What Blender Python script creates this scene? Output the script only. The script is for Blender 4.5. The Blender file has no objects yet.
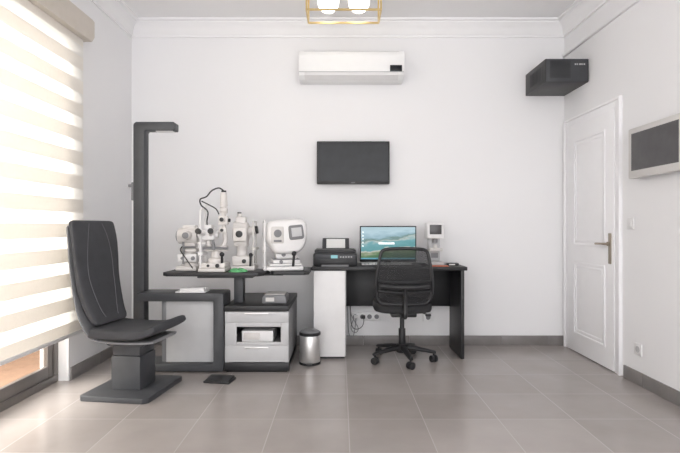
import bpy, bmesh, math, random
from mathutils import Vector, Matrix
random.seed(4)
F=500.0; CH=1.08
scene=bpy.context.scene
try:
    scene.view_settings.view_transform='Standard'
    scene.view_settings.look='None'
except Exception as e: print(e)

# ---------------------------------------------------------------- materials
def newmat(name):
    m=bpy.data.materials.new(name); m.use_nodes=True
    return m, m.node_tree, m.node_tree.nodes['Principled BSDF']
def mat(name,col,rough=0.5,metal=0.0,var=0.04,scale=12.0,spec=None,bump=0.0,emit=None,es=0.0,coat=0.0):
    m,nt,b=newmat(name)
    tc=nt.nodes.new('ShaderNodeTexCoord')
    n=nt.nodes.new('ShaderNodeTexNoise'); n.inputs['Scale'].default_value=scale; n.inputs['Detail'].default_value=3
    nt.links.new(tc.outputs['Object'],n.inputs['Vector'])
    r=nt.nodes.new('ShaderNodeValToRGB')
    r.color_ramp.elements[0].position=0.3; r.color_ramp.elements[1].position=0.7
    r.color_ramp.elements[0].color=tuple(c*(1-var) for c in col)+(1,)
    r.color_ramp.elements[1].color=tuple(min(1,c*(1+var)) for c in col)+(1,)
    nt.links.new(n.outputs['Fac'],r.inputs['Fac'])
    nt.links.new(r.outputs['Color'],b.inputs['Base Color'])
    b.inputs['Roughness'].default_value=rough; b.inputs['Metallic'].default_value=metal
    if spec is not None: b.inputs['Specular IOR Level'].default_value=spec
    if coat: b.inputs['Coat Weight'].default_value=coat
    if bump:
        bp=nt.nodes.new('ShaderNodeBump'); bp.inputs['Strength'].default_value=bump
        n2=nt.nodes.new('ShaderNodeTexNoise'); n2.inputs['Scale'].default_value=scale*12
        nt.links.new(tc.outputs['Object'],n2.inputs['Vector'])
        nt.links.new(n2.outputs['Fac'],bp.inputs['Height']); nt.links.new(bp.outputs['Normal'],b.inputs['Normal'])
    if emit:
        b.inputs['Emission Color'].default_value=tuple(emit)+(1,); b.inputs['Emission Strength'].default_value=es
    return m

M={}
M['wall']=mat('wall_paint',(0.875,0.87,0.88),0.8,var=0.006,scale=2,bump=0.02)
M['ceil']=mat('ceiling_paint',(0.90,0.895,0.90),0.8,var=0.006,scale=2)
M['plaster']=mat('plaster_trim',(0.90,0.895,0.905),0.6,var=0.006)
M['door']=mat('door_paint',(0.92,0.915,0.93),0.4,var=0.008)
M['skirt']=mat('skirting_tile',(0.22,0.205,0.20),0.35,var=0.12,scale=6)
M['black']=mat('black_laminate',(0.016,0.016,0.018),0.45,var=0.15)
M['blackp']=mat('black_plastic',(0.018,0.018,0.020),0.42,var=0.15)
M['dark']=mat('dark_grey_metal',(0.050,0.052,0.058),0.45,var=0.08)
M['leather']=mat('charcoal_leather',(0.055,0.056,0.062),0.6,var=0.10,bump=0.06,spec=.3)
M['seam']=mat('grey_thread',(0.15,0.15,0.16),0.6)
M['shell']=mat('grey_shell',(0.22,0.22,0.23),0.4,var=0.03)
M['white']=mat('white_plastic',(0.80,0.79,0.79),0.35,var=0.02)
M['acw']=mat('glossy_white_plastic',(0.90,0.90,0.90),0.3,var=0.01)
M['cream']=mat('ivory_enamel',(0.70,0.67,0.65),0.32,var=0.02)
M['lgrey']=mat('light_grey_panel',(0.52,0.52,0.53),0.45,var=0.03)
M['cgrey']=mat('cabinet_side_grey',(0.34,0.34,0.35),0.45,var=0.03)
M['mgrey']=mat('mid_grey_plastic',(0.20,0.20,0.21),0.4,var=0.05)
M['silver']=mat('pale_silver_plastic',(0.64,0.62,0.60),0.35,var=0.02)
M['chrome']=mat('brushed_steel',(0.76,0.75,0.74),0.36,metal=0.8,var=0.04)
M['bronze']=mat('satin_nickel_brass',(0.36,0.31,0.25),0.35,metal=0.8,var=0.04)
M['brass']=mat('brass',(0.72,0.55,0.26),0.3,metal=1,var=0.06)
M['bulb']=mat('opal_glass',(0.95,0.93,0.88),0.4,emit=(1.0,0.95,0.86),es=4.0)
M['screen']=mat('dark_screen',(0.014,0.015,0.018),0.22,var=0.2,spec=0.3)
M['gscreen']=mat('grey_screen',(0.070,0.067,0.070),0.25,var=0.1,spec=.5)
M['fabric']=mat('chair_fabric',(0.02,0.02,0.022),0.85,var=0.2,bump=0.2)
M['paper']=mat('paper',(0.85,0.85,0.83),0.7,var=0.01)
M['green']=mat('green_cloth',(0.10,0.36,0.15),0.7,var=0.15)
M['red']=mat('red_card',(0.62,0.16,0.07),0.5,var=0.1)
M['cable']=mat('black_cable',(0.02,0.02,0.021),0.5)
M['gcable']=mat('grey_cable',(0.22,0.22,0.225),0.5)
M['tan']=mat('beige_cassette',(0.62,0.565,0.50),0.5,var=0.03)
M['alu']=mat('dark_aluminium',(0.19,0.175,0.17),0.35,metal=0.5,var=0.05)
M['terr']=mat('terrace_tile',(0.21,0.125,0.08),0.7,var=0.1)
M['para']=mat('parapet_render',(0.28,0.19,0.13),0.8,var=0.05)
M['teal']=mat('lcd_small',(0.10,0.25,0.28),0.3,emit=(0.35,0.75,0.8),es=0.4)

def glass():
    m,nt,b=newmat('window_glass')
    nt.nodes.remove(b)
    g=nt.nodes.new('ShaderNodeBsdfGlossy'); g.inputs['Roughness'].default_value=0.02
    t=nt.nodes.new('ShaderNodeBsdfTransparent'); t.inputs['Color'].default_value=(.96,.95,.92,1)
    x=nt.nodes.new('ShaderNodeMixShader'); x.inputs['Fac'].default_value=0.07
    nt.links.new(t.outputs[0],x.inputs[1]); nt.links.new(g.outputs[0],x.inputs[2])
    nt.links.new(x.outputs[0],nt.nodes['Material Output'].inputs['Surface'])
    return m
M['glass']=glass()
def fabric(name,col,transl,transp):
    m,nt,b=newmat(name)
    nt.nodes.remove(b)
    tc=nt.nodes.new('ShaderNodeTexCoord')
    n=nt.nodes.new('ShaderNodeTexNoise'); n.inputs['Scale'].default_value=40
    nt.links.new(tc.outputs['Object'],n.inputs['Vector'])
    mx=nt.nodes.new('ShaderNodeMixRGB'); mx.inputs[1].default_value=tuple(c*.97 for c in col)+(1,); mx.inputs[2].default_value=tuple(min(1,c*1.03) for c in col)+(1,)
    nt.links.new(n.outputs['Fac'],mx.inputs[0])
    d=nt.nodes.new('ShaderNodeBsdfDiffuse'); tl=nt.nodes.new('ShaderNodeBsdfTranslucent'); tp=nt.nodes.new('ShaderNodeBsdfTransparent')
    nt.links.new(mx.outputs[0],d.inputs['Color']); nt.links.new(mx.outputs[0],tl.inputs['Color'])
    a=nt.nodes.new('ShaderNodeMixShader'); a.inputs['Fac'].default_value=transl
    nt.links.new(d.outputs[0],a.inputs[1]); nt.links.new(tl.outputs[0],a.inputs[2])
    c=nt.nodes.new('ShaderNodeMixShader'); c.inputs['Fac'].default_value=transp
    nt.links.new(a.outputs[0],c.inputs[1]); nt.links.new(tp.outputs[0],c.inputs[2])
    nt.links.new(c.outputs[0],nt.nodes['Material Output'].inputs['Surface'])
    return m
M['opaque']=fabric('blind_opaque',(0.88,0.85,0.805),0.24,0.0)
M['sheer']=fabric('blind_sheer',(0.94,0.93,0.91),0.45,0.10)
def meshmat():
    m,nt,b=newmat('mesh_fabric')
    b.inputs['Base Color'].default_value=(0.02,0.02,0.022,1); b.inputs['Roughness'].default_value=0.7
    tc=nt.nodes.new('ShaderNodeTexCoord')
    ch=nt.nodes.new('ShaderNodeTexChecker'); ch.inputs['Scale'].default_value=260
    nt.links.new(tc.outputs['Object'],ch.inputs['Vector'])
    mr=nt.nodes.new('ShaderNodeMapRange'); mr.inputs['To Min'].default_value=0.96; mr.inputs['To Max'].default_value=0.46
    nt.links.new(ch.outputs['Fac'],mr.inputs['Value']); nt.links.new(mr.outputs[0],b.inputs['Alpha'])
    return m
M['mesh']=meshmat()
def floormat():
    m,nt,b=newmat('floor_tiles')
    tc=nt.nodes.new('ShaderNodeTexCoord'); sp=nt.nodes.new('ShaderNodeSeparateXYZ')
    nt.links.new(tc.outputs['Object'],sp.inputs[0])
    P=0.42
    def math_(op,a,bv=None,c=None):
        n=nt.nodes.new('ShaderNodeMath'); n.operation=op
        for i,v in enumerate((a,bv,c)):
            if v is None: continue
            if isinstance(v,(int,float)): n.inputs[i].default_value=v
            else: nt.links.new(v,n.inputs[i])
        return n.outputs[0]
    dist=[];ids=[]
    for ax,off in ((0,0.047),(1,3.224)):
        s=math_('SUBTRACT',sp.outputs[ax],off); q=math_('DIVIDE',s,P)
        ids.append(math_('FLOOR',q))
        fr=math_('FRACT',q); h=math_('SUBTRACT',fr,0.5); a=math_('ABSOLUTE',h)
        dist.append(a)
    mxx=math_('MAXIMUM',dist[0],dist[1])
    mr=nt.nodes.new('ShaderNodeMapRange'); mr.inputs['From Min'].default_value=0.4925; mr.inputs['From Max'].default_value=0.4955
    nt.links.new(mxx,mr.inputs['Value'])
    cb=nt.nodes.new('ShaderNodeCombineXYZ'); nt.links.new(ids[0],cb.inputs[0]); nt.links.new(ids[1],cb.inputs[1])
    wn=nt.nodes.new('ShaderNodeTexWhiteNoise'); nt.links.new(cb.outputs[0],wn.inputs['Vector'])
    n=nt.nodes.new('ShaderNodeTexNoise'); n.inputs['Scale'].default_value=3.5; n.inputs['Detail'].default_value=6
    nt.links.new(tc.outputs['Object'],n.inputs['Vector'])
    v1=math_('MULTIPLY',wn.outputs['Value'],0.3); v2=math_('MULTIPLY_ADD',n.outputs['Fac'],0.7,v1)
    r=nt.nodes.new('ShaderNodeValToRGB'); r.color_ramp.elements[0].position=0.2; r.color_ramp.elements[1].position=0.85
    r.color_ramp.elements[0].color=(0.325,0.293,0.28,1); r.color_ramp.elements[1].color=(0.43,0.39,0.373,1)
    nt.links.new(v2,r.inputs['Fac'])
    mx=nt.nodes.new('ShaderNodeMixRGB'); mx.inputs[2].default_value=(0.47,0.435,0.42,1)
    nt.links.new(mr.outputs[0],mx.inputs[0]); nt.links.new(r.outputs['Color'],mx.inputs[1])
    nt.links.new(mx.outputs[0],b.inputs['Base Color'])
    b.inputs['Roughness'].default_value=0.22
    bp=nt.nodes.new('ShaderNodeBump'); bp.inputs['Strength'].default_value=0.10; bp.inputs['Distance'].default_value=0.002; bp.invert=True
    nt.links.new(mr.outputs[0],bp.inputs['Height']); nt.links.new(bp.outputs['Normal'],b.inputs['Normal'])
    return m
M['floor']=floormat()

# ---------------------------------------------------------------- geometry helper
def catmull(pts,n=6,closed=False):
    pts=[Vector(p) for p in pts]; out=[]
    N=len(pts)
    rng=range(N) if closed else range(N-1)
    for i in rng:
        if closed:
            p0,p1,p2,p3=pts[(i-1)%N],pts[i],pts[(i+1)%N],pts[(i+2)%N]
        else:
            p0=pts[max(i-1,0)];p1=pts[i];p2=pts[i+1];p3=pts[min(i+2,N-1)]
        for k in range(n):
            t=k/n
            out.append(0.5*((2*p1)+(-p0+p2)*t+(2*p0-5*p1+4*p2-p3)*t*t+(-p0+3*p1-3*p2+p3)*t**3))
    if not closed: out.append(pts[-1])
    return out

class Part:
    def __init__(s): s.bm=bmesh.new(); s.mi=0
    def _commit(s,tmp):
        for f in tmp.faces: f.material_index=s.mi
        me=bpy.data.meshes.new('t'); tmp.to_mesh(me); tmp.free()
        s.bm.from_mesh(me); bpy.data.meshes.remove(me)
        return s
    def m(s,i): s.mi=i; return s
    def box(s,x0,x1,y0,y1,z0,z1,bev=0.0,rot=None,seg=2):
        t=bmesh.new(); bmesh.ops.create_cube(t,size=1)
        c=Vector(((x0+x1)/2,(y0+y1)/2,(z0+z1)/2))
        for v in t.verts: v.co=Vector((v.co.x*abs(x1-x0),v.co.y*abs(y1-y0),v.co.z*abs(z1-z0)))
        if bev>0: bmesh.ops.bevel(t,geom=t.edges[:],offset=bev,segments=seg,profile=0.5,affect='EDGES')
        R=Matrix.Identity(4)
        if rot: R=Matrix.Rotation(rot[0],4,'X')@Matrix.Rotation(rot[1],4,'Y')@Matrix.Rotation(rot[2],4,'Z')
        bmesh.ops.transform(t,matrix=Matrix.Translation(c)@R,verts=t.verts)
        return s._commit(t)
    def loft(s,rings,cap=True):
        t=bmesh.new(); R=[[t.verts.new(p) for p in r] for r in rings]; n=len(R[0])
        for a,b in zip(R[:-1],R[1:]):
            for i in range(n): t.faces.new((a[i],a[(i+1)%n],b[(i+1)%n],b[i]))
        if cap: t.faces.new(R[0][::-1]); t.faces.new(R[-1])
        bmesh.ops.recalc_face_normals(t,faces=t.faces)
        return s._commit(t)
    def cyl(s,p0,p1,r0,r1=None,n=20,bev=0.0):
        p0=Vector(p0);p1=Vector(p1); r1=r0 if r1 is None else r1
        d=(p1-p0); L=d.length; d.normalize()
        u=d.orthogonal().normalized(); v=d.cross(u)
        st=[(0,r0),(L,r1)] if not bev else [(0,r0-bev),(bev*.3,r0-bev*.3),(bev,r0),(L-bev,r1),(L-bev*.3,r1-bev*.3),(L,r1-bev)]
        rings=[[p0+d*h+(u*math.cos(2*math.pi*i/n)+v*math.sin(2*math.pi*i/n))*r for i in range(n)] for h,r in st]
        return s.loft(rings)
    def lathe(s,c,prof,n=28,axis='Z'):
        c=Vector(c); rings=[]
        for r,h in prof:
            ring=[]
            for i in range(n):
                a=2*math.pi*i/n; x,y=r*math.cos(a),r*math.sin(a)
                ring.append(c+(Vector((x,y,h)) if axis=='Z' else Vector((x,h,y)) if axis=='Y' else Vector((h,x,y))))
            rings.append(ring)
        return s.loft(rings)
    def sphere(s,c,r,sc=(1,1,1),n=20):
        t=bmesh.new(); bmesh.ops.create_uvsphere(t,u_segments=n,v_segments=n//2+2,radius=r)
        for v in t.verts: v.co=Vector((v.co.x*sc[0]+c[0],v.co.y*sc[1]+c[1],v.co.z*sc[2]+c[2]))
        return s._commit(t)
    def tube(s,pts,r,n=8,smooth=True,closed=False,k=6):
        P=catmull(pts,k,closed) if smooth else [Vector(p) for p in pts]
        N=len(P); rings=[]; u=None
        for i,p in enumerate(P):
            if closed: d=P[(i+1)%N]-P[i-1]
            else: d=P[min(i+1,N-1)]-P[max(i-1,0)]
            d.normalize()
            if u is None: u=d.orthogonal().normalized()
            else:
                u=(u-d*u.dot(d))
                u=u.normalized() if u.length>1e-5 else d.orthogonal().normalized()
            v=d.cross(u)
            rings.append([p+(u*math.cos(2*math.pi*j/n)+v*math.sin(2*math.pi*j/n))*r for j in range(n)])
        if closed: rings.append(rings[0])
        return s.loft(rings,cap=not closed)
    def band(s,path,w,t,y0=0,n=24,e=4.5):
        """sweep of a rounded section along a path in the xz plane; w,t per point"""
        P=[Vector((p[0],0,p[1])) for p in path]; N=len(P); rings=[]
        for i,p in enumerate(P):
            d=(P[min(i+1,N-1)]-P[max(i-1,0)]).normalized(); nn=Vector((-d.z,0,d.x))
            ring=[]
            for j in range(n):
                a=2*math.pi*(j+.5)/n; ca,sa=math.cos(a),math.sin(a)
                ring.append(p+Vector((0,y0,0))+Vector((0,1,0))*(w[i]/2*math.copysign(abs(ca)**(2/e),ca))+nn*(t[i]/2*math.copysign(abs(sa)**(2/e),sa)))
            rings.append(ring)
        return s.loft(rings)
    def prism(s,poly,a0,a1,plane='XZ',bev=0.0):
        """extrude a polygon drawn in plane (XZ -> along Y, YZ -> along X, XY -> along Z)"""
        def P(u,v,a):
            return {'XZ':(u,a,v),'YZ':(a,u,v),'XY':(u,v,a)}[plane]
        t=bmesh.new(); A=[t.verts.new(P(u,v,a0)) for u,v in poly]; B=[t.verts.new(P(u,v,a1)) for u,v in poly]
        n=len(poly); t.faces.new(A); t.faces.new(B[::-1])
        for i in range(n): t.faces.new((A[i],B[i],B[(i+1)%n],A[(i+1)%n]))
        bmesh.ops.recalc_face_normals(t,faces=t.faces)
        if bev: bmesh.ops.bevel(t,geom=t.edges[:],offset=bev,segments=2,profile=0.5,affect='EDGES')
        return s._commit(t)
    def bulge(s,poly,ys,c,sc,smooth=True):
        """loft an XZ outline along y, scaled about c at every station"""
        P=catmull([(a,0,b) for a,b in poly],4,True) if smooth else [Vector((a,0,b)) for a,b in poly]
        return s.loft([[Vector((c[0]+(p.x-c[0])*k,y,c[1]+(p.z-c[1])*k)) for p in P] for y,k in zip(ys,sc)])
    def done(s,name,mats,parent=None,label=None,**props):
        if not isinstance(mats,(list,tuple)): mats=[mats]
        bm=s.bm; bmesh.ops.recalc_face_normals(bm,faces=bm.faces)
        xs=[v.co.copy() for v in bm.verts]
        lo=Vector((min(p[i] for p in xs) for i in range(3))); hi=Vector((max(p[i] for p in xs) for i in range(3)))
        c=Vector(((lo.x+hi.x)/2,(lo.y+hi.y)/2,lo.z))
        if props.pop('origin0',False): c=Vector((0,0,0))
        bmesh.ops.translate(bm,verts=bm.verts,vec=-c)
        me=bpy.data.meshes.new(name); bm.to_mesh(me); bm.free()
        for p in me.polygons: p.use_smooth=True
        me.set_sharp_from_angle(angle=math.radians(38))
        for k in mats: me.materials.append(M[k])
        o=bpy.data.objects.new(name,me); scene.collection.objects.link(o)
        o.location=c
        if parent is not None:
            wl=Vector((0,0,0)); q=parent
            while q is not None: wl+=Vector(q.location); q=q.parent
            o.parent=parent; o.location=c-wl
        if label: o['label']=label
        for k,v in props.items(): o[k]=v
        return o
def thing(name,loc,label,cat,**p):
    e=bpy.data.objects.new(name,None); scene.collection.objects.link(e); e.location=loc
    e.empty_display_size=0.1; e['label']=label; e['category']=cat
    for k,v in p.items(): e[k]=v
    return e
S=dict(kind='structure')

# ---------------------------------------------------------------- room shell
XL,XR,YB,ZC=-1.90,2.045,4.557,2.945
YF=-1.2
Part().box(XL-.25,XR+.2,YF,YB+.2,-.12,0).done('floor','floor',origin0=True,label='grey ceramic tiled floor',**S)
Part().box(XL-.25,XR+.2,YF,YB+.2,ZC,ZC+.1).done('ceiling','ceil',label='white ceiling',**S)
Part().box(XL-.2,XR+.2,YB,YB+.2,0,ZC).done('wall_back','wall',label='white painted wall',**S)
Part().box(XR,XR+.2,YF,YB,0,ZC).done('wall_right','wall',label='white painted wall',**S)
WY0,WY1,WZ1=1.2,3.5,2.40
p=Part(); p.box(XL-.2,XL,WY1,YB,0,ZC).box(XL-.2,XL,YF,WY0,0,ZC).box(XL-.2,XL,WY0,WY1,WZ1,ZC)
p.done('wall_left','wall',label='white painted wall with window opening',**S)
prof=[(0,2.80),(.012,2.80),(.012,2.818),(.02,2.826),(.028,2.86),(.05,2.895),(.075,2.912),(.078,2.925),(.10,2.93),(.105,2.945),(0,2.945)]
Part().prism([(YB-a,z) for a,z in prof],XL,XR,'YZ').done('trim_1','plaster',label='white plaster crown moulding',**S)
Part().prism([(XR-a,z) for a,z in prof],YF,YB,'XZ').done('trim_2','plaster',label='white plaster crown moulding',**S)
Part().prism([(XL+a,z) for a,z in prof],YF,YB,'XZ').done('trim_3','plaster',label='white plaster crown moulding',**S)
Part().box(XR-.02,XR,.0,YB,2.62,2.65,.003).done('trim_4','plaster',label='slim white cable trunking',**S)
def skirt(name,axis,a0,a1,pos,sgn):
    p=Part(); a=a0
    while a<a1-1e-3:
        b=min(a+.42,a1)
        if axis=='x': p.box(a+.001,b-.001,pos-.012,pos,0,.088,.0015)
        elif sgn>0: p.box(pos,pos+.012,a+.001,b-.001,0,.088,.0015)
        else: p.box(pos-.012,pos,a+.001,b-.001,0,.088,.0015)
        a=b
    p.done(name,'skirt',label='grey ceramic skirting tiles',**S)
skirt('baseboard_back','x',XL+.012,XR-.012,YB,0)
skirt('baseboard_right','y',.0,3.59,XR,-1)
skirt('baseboard_left','y',WY1+.02,YB-.012,XL,1)

# ---------------------------------------------------------------- door
DY0,DY1,DZ=3.69,4.44,1.955
d=thing('door_1',(XR-.03,(DY0+DY1)/2,0),'white panelled wooden door','door',**S)
del d['category']
p=Part().box(XR-.024,XR,DY0,DY1,.008,DZ,.003)
for z0,z1 in ((.16,.78),(.92,1.82)):
    y0,y1=DY0+.12,DY1-.12
    for a in (0,.03):
        w=.006 if a==0 else .003
        p.box(XR-.024-w,XR-.023,y0+a,y0+a+.018,z0+a,z1-a,.001).box(XR-.024-w,XR-.023,y1-a-.018,y1-a,z0+a,z1-a,.001)
        p.box(XR-.024-w,XR-.023,y0+a+.018,y1-a-.018,z0+a,z0+a+.018,.001).box(XR-.024-w,XR-.023,y0+a+.018,y1-a-.018,z1-a-.018,z1-a,.001)
p.done('door_leaf','door',d)
HZ=.95
Part().box(XR-.031,XR-.024,DY0+.03,DY0+.068,HZ-.15,HZ+.08,.003).done('handle_plate','bronze',d,'satin bronze handle plate')
p=Part().tube([(XR-.030,DY0+.05,HZ),(XR-.07,DY0+.05,HZ),(XR-.078,DY0+.065,HZ),(XR-.076,DY0+.165,HZ-.002)],.0085,10)
p.cyl((XR-.032,DY0+.05,HZ),(XR-.046,DY0+.05,HZ),.016)
p.done('handle','bronze',d,'satin bronze lever handle')
p=Part()
for k,(o_,w) in enumerate(((.0,.055),(.055,.018))):
    th=.016 if k==0 else .028
    p.box(XR-th,XR,DY0-o_-w,DY0-o_,0,DZ+o_+w,.003).box(XR-th,XR,DY1+o_,DY1+o_+w,0,DZ+o_+w,.003)
    p.box(XR-th,XR,DY0-o_,DY1+o_,DZ+o_,DZ+o_+w,.003)
p.done('trim_5','door',label='white moulded door casing',**S)

def plate(name,x,y,z,label,cat,sock=False,face='x',w=.08,h=.08,n=1):
    t=thing(name,(x,y,z-h/2),label,cat)
    p=Part()
    if face=='x':
        p.box(x-.010,x,y-w/2,y+w/2,z-h/2,z+h/2,.003); p.done('plate','white',t)
        q=Part()
        if sock: q.cyl((x-.0115,y,z),(x-.009,y,z),.022)
        else: q.box(x-.014,x-.009,y-.02,y+.02,z-.028,z+.028,.002)
        q.done('socket_well' if sock else 'rocker','lgrey' if sock else 'white',t)
    else:
        p.box(x-w/2,x+w/2,y-.022,y,z-h/2,z+h/2,.003); p.done('plate','acw',t)
        for i in range(n):
            cx=x-w/2+(i+.5)*w/n
            Part().cyl((cx,y-.0235,z),(cx,y-.021,z),.021).done('socket_well','mgrey',t)
    return t
plate('light_switch',XR,3.51,1.10,'white square light switch on the wall beside the door','switch')
plate('wall_socket',XR,3.42,.24,'white round-welled power socket low on the wall','socket',True)

# ---------------------------------------------------------------- window + blind + terrace
w=thing('window_1',(XL-.12,(WY0+WY1)/2,0),'dark aluminium sliding patio window','window',**S); del w['category']
fx0,fx1=XL-.15,XL-.07
p=Part()
p.box(fx0,fx1,WY0,WY1,.0,.05,.004).box(fx0,fx1,WY0,WY1,WZ1-.05,WZ1,.004).box(fx0,fx1,WY1-.05,WY1,.05,WZ1-.05,.004).box(fx0,fx1,WY0,WY0+.05,.05,WZ1-.05,.004)
p.done('window_frame','alu',w)
for a,b,xo in ((WY0+.05,2.40,.012),(2.33,WY1-.05,.042)):
    s_=Part(); x0=fx0+xo; x1=x0+.03
    s_.box(x0,x1,a,a+.06,.05,WZ1-.05,.003).box(x0,x1,b-.06,b,.05,WZ1-.05,.003).box(x0,x1,a+.06,b-.06,.05,.13,.003).box(x0,x1,a+.06,b-.06,WZ1-.12,WZ1-.05,.003)
    so=s_.done('sliding_sash','alu',w)
    Part().box(x0+.012,x0+.018,a+.06,b-.06,.13,WZ1-.12).done('glass_pane','glass',so)
Part().box(XL-2.2,XL-.26,.2,6.0,-.16,-.06).done('floor_terrace','terr',label='terracotta terrace paving',**S)
Part().box(XL-2.3,XL-2.2,.2,6.0,-.16,1.0).done('wall_terrace','para',label='low ochre terrace parapet',**S)
Part().box(XL-2.3,XL-.2,6.0,6.1,-.16,2.4).done('wall_terrace_end','para',label='ochre terrace end wall',**S)

bl=thing('zebra_blind',(XL+.055,2.38,.32),'cream and white striped day-night roller blind over the window','blind')
by0,by1=1.15,3.60
p=Part(); p.prism([(XL+.001,2.42),(XL+.10,2.42),(XL+.118,2.45),(XL+.118,2.56),(XL+.105,2.58),(XL+.001,2.58)],by0-.04,by1+.03,'XZ')
p.done('cassette','tan',bl,'beige blind cassette')
p=Part(); z=2.46; k=0
while z>.345:
    h=.092 if k%2==0 else .078
    z1=max(z-h,.345)
    p.m(k%2).box(XL+.050,XL+.0515,by0,by1,z1,z)
    z=z1; k+=1
p.done('striped_fabric',['opaque','sheer'],bl)
Part().box(XL+.042,XL+.060,by0,by1,.322,.346,.004).done('bottom_rail','white',bl,'white bottom rail')

# ---------------------------------------------------------------- ceiling lamp
L=thing('ceiling_lamp',(0.02,3.78,2.945),'brass open-frame ceiling lamp with round opal bulbs','lamp')
p=Part(); x0,x1,y0,y1,z0,z1=-.245,.30,3.66,3.90,2.668,2.87; r=.0065
for X in (x0,x1):
    for Y in (y0,y1): p.box(X-r,X+r,Y-r,Y+r,z0,z1)
    for Z in (z0,z1): p.box(X-r,X+r,y0,y1,Z-r,Z+r)
for Y in (y0,y1):
    for Z in (z0,z1): p.box(x0,x1,Y-r,Y+r,Z-r,Z+r)
p.box(x0,x1,3.77,3.79,z1-.008,z1+.008)
p.box(-.07,.13,3.72,3.84,2.92,2.945,.004)
for X in (-.04,.10): p.cyl((X,3.78,z1),(X,3.78,2.93),.006)
p.done('lamp_frame','brass',L)
for X in (-.088,.143):
    Part().cyl((X,3.78,2.845),(X,3.78,2.87),.022).done('lamp_holder','brass',L)
    Part().sphere((X,3.78,2.775),.08,n=28).done('bulb','bulb',L,'glowing opal globe bulb')

# ---------------------------------------------------------------- air conditioner
a=thing('air_conditioner',(.05,YB-.1,2.36),'white wall-mounted split air conditioner','air conditioner')
ax0,ax1=-.36,.56
prof=[(YB,2.62),(YB-.16,2.62),(YB-.195,2.605),(YB-.205,2.57),(YB-.20,2.44),(YB-.185,2.405),(YB-.13,2.378),(YB,2.372)]
Part().prism(prof,ax0,ax1,'YZ',.006).done('casing','acw',a)
Part().prism([(YB-.198,2.425),(YB-.190,2.403),(YB-.135,2.372),(YB-.142,2.380)],ax0+.05,ax1-.05,'YZ').done('air_flap','white',a)
Part().box(ax0+.04,ax1-.04,YB-.15,YB-.02,2.6205,2.626,.002).done('intake_grille','lgrey',a)
Part().box(ax1-.125,ax1-.02,YB-.212,YB-.196,2.43,2.485,.004).done('display','screen',a,'small black display window')
Part().box(ax0+.003,ax1-.003,YB-.2065,YB-.2,2.426,2.430).done('panel_gap','lgrey',a)
Part().box(ax0+.1,ax1-.1,YB-.02,YB+.002,2.40,2.58).done('mounting_plate','mgrey',a)

# ---------------------------------------------------------------- wall tv
t=thing('wall_television',(.12,YB-.05,1.46),'small black flat television mounted on the wall','television')
tx0,tx1,tz0,tz1=-.208,.445,1.46,1.845
Part().box(tx0,tx1,YB-.075,YB-.035,tz0,tz1,.006).done('television_housing','blackp',t)
Part().box(tx0+.016,tx1-.016,YB-.0765,YB-.074,tz0+.028,tz1-.014).done('screen','screen',t)
Part().box(.02,.22,YB-.036,YB,1.56,1.76,.003).done('wall_bracket','dark',t)
Part().box(.10,.135,YB-.0772,YB-.075,tz0+.010,tz0+.016).done('logo_mark','mgrey',t)

# ---------------------------------------------------------------- black wall box (right corner)
b=thing('wall_equipment_cabinet',(1.87,4.3,2.265),'black metal equipment box fixed high in the corner','cabinet')
bx0,bx1,y0,y1,z0,z1=1.69,XR-.001,4.10,4.555,2.268,2.46
Part().box(bx0,bx1,y0+.012,y1,z0,z1,.004).done('cabinet_body','blackp',b)
Part().box(bx0+.004,bx1-.004,y0,y0+.013,z0+.004,z1-.004,.004).done('front_panel','dark',b)
p=Part()
for i in range(16):
    zz=z0+.03+i*.009
    p.box(bx0+.03,bx0+.20,y0-.002,y0+.001,zz,zz+.004)
p.done('vent_slots','black',b)
p=Part()
for i,wd in enumerate((.012,.008,.014,.010,.012)):
    p.box(bx0+.235+i*.018,bx0+.235+i*.018+wd,y0-.0015,y0+.001,z1-.055,z1-.043)
p.done('label_mark','lgrey',b)
p=Part()
for j in range(9): p.box(bx0-.002,bx0+.001,y0+.08+j*.03,y0+.095+j*.03,z0+.04,z1-.04)
p.done('side_vent','black',b)

# ---------------------------------------------------------------- right wall monitor
m_=thing('wall_chart_monitor',(XR-.03,3.1,1.41),'pale silver-framed flat screen monitor mounted on the wall','monitor')
my0,my1,mz0,mz1=2.885,3.42,1.405,1.742
Part().box(XR-.075,XR-.035,my0,my1,mz0,mz1,.008).done('monitor_frame','silver',m_)
Part().box(XR-.0765,XR-.074,my0+.022,my1-.040,mz0+.050,mz1-.038).done('screen','gscreen',m_)
Part().box(XR-.036,XR,3.0,3.25,1.48,1.68,.003).done('wall_bracket','mgrey',m_)

# ---------------------------------------------------------------- patient chair
c=thing('patient_chair',(-1.36,3.30,0),'charcoal leather examination chair with grey shell on a flat base','chair')
cx,cy=-1.36,3.30
pl=[(cx-.225,cy-.23),(cx-.21,cy-.245),(cx+.195,cy-.245),(cx+.225,cy-.215),(cx+.225,cy+.23),(cx+.21,cy+.245),(cx-.21,cy+.245),(cx-.225,cy+.23)]
Part().prism(pl,.0,.034,'XY',.004).done('base_plate','dark',c)
Part().box(cx-.10,cx+.10,cy-.10,cy+.10,.034,.25,.008).done('lower_pedestal','dark',c)
p=Part().box(cx-.094,cx+.094,cy-.094,cy+.094,.25,.345,.006)
p.prism([(cx-.14,.345),(cx+.16,.345),(cx+.13,.318),(cx-.11,.318)],cy-.12,cy+.12,'XZ',.004)
p.done('upper_pedestal','dark',c)
path=[(cx+.22,.356),(cx+.10,.350),(cx-.05,.350),(cx-.14,.362),(cx-.20,.395),(cx-.24,.46),(cx-.27,.55),(cx-.295,.68),(cx-.315,.83),(cx-.325,.96),(cx-.332,1.05),(cx-.335,1.09)]
P=[(v.x,v.z) for v in catmull([(a_,0,b_) for a_,b_ in path],4)]
n=len(P); ws=[];ts=[]
for i in range(n):
    u=i/(n-1); ws.append(.36+.05*min(1,u*1.6)); ts.append(.020)
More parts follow.
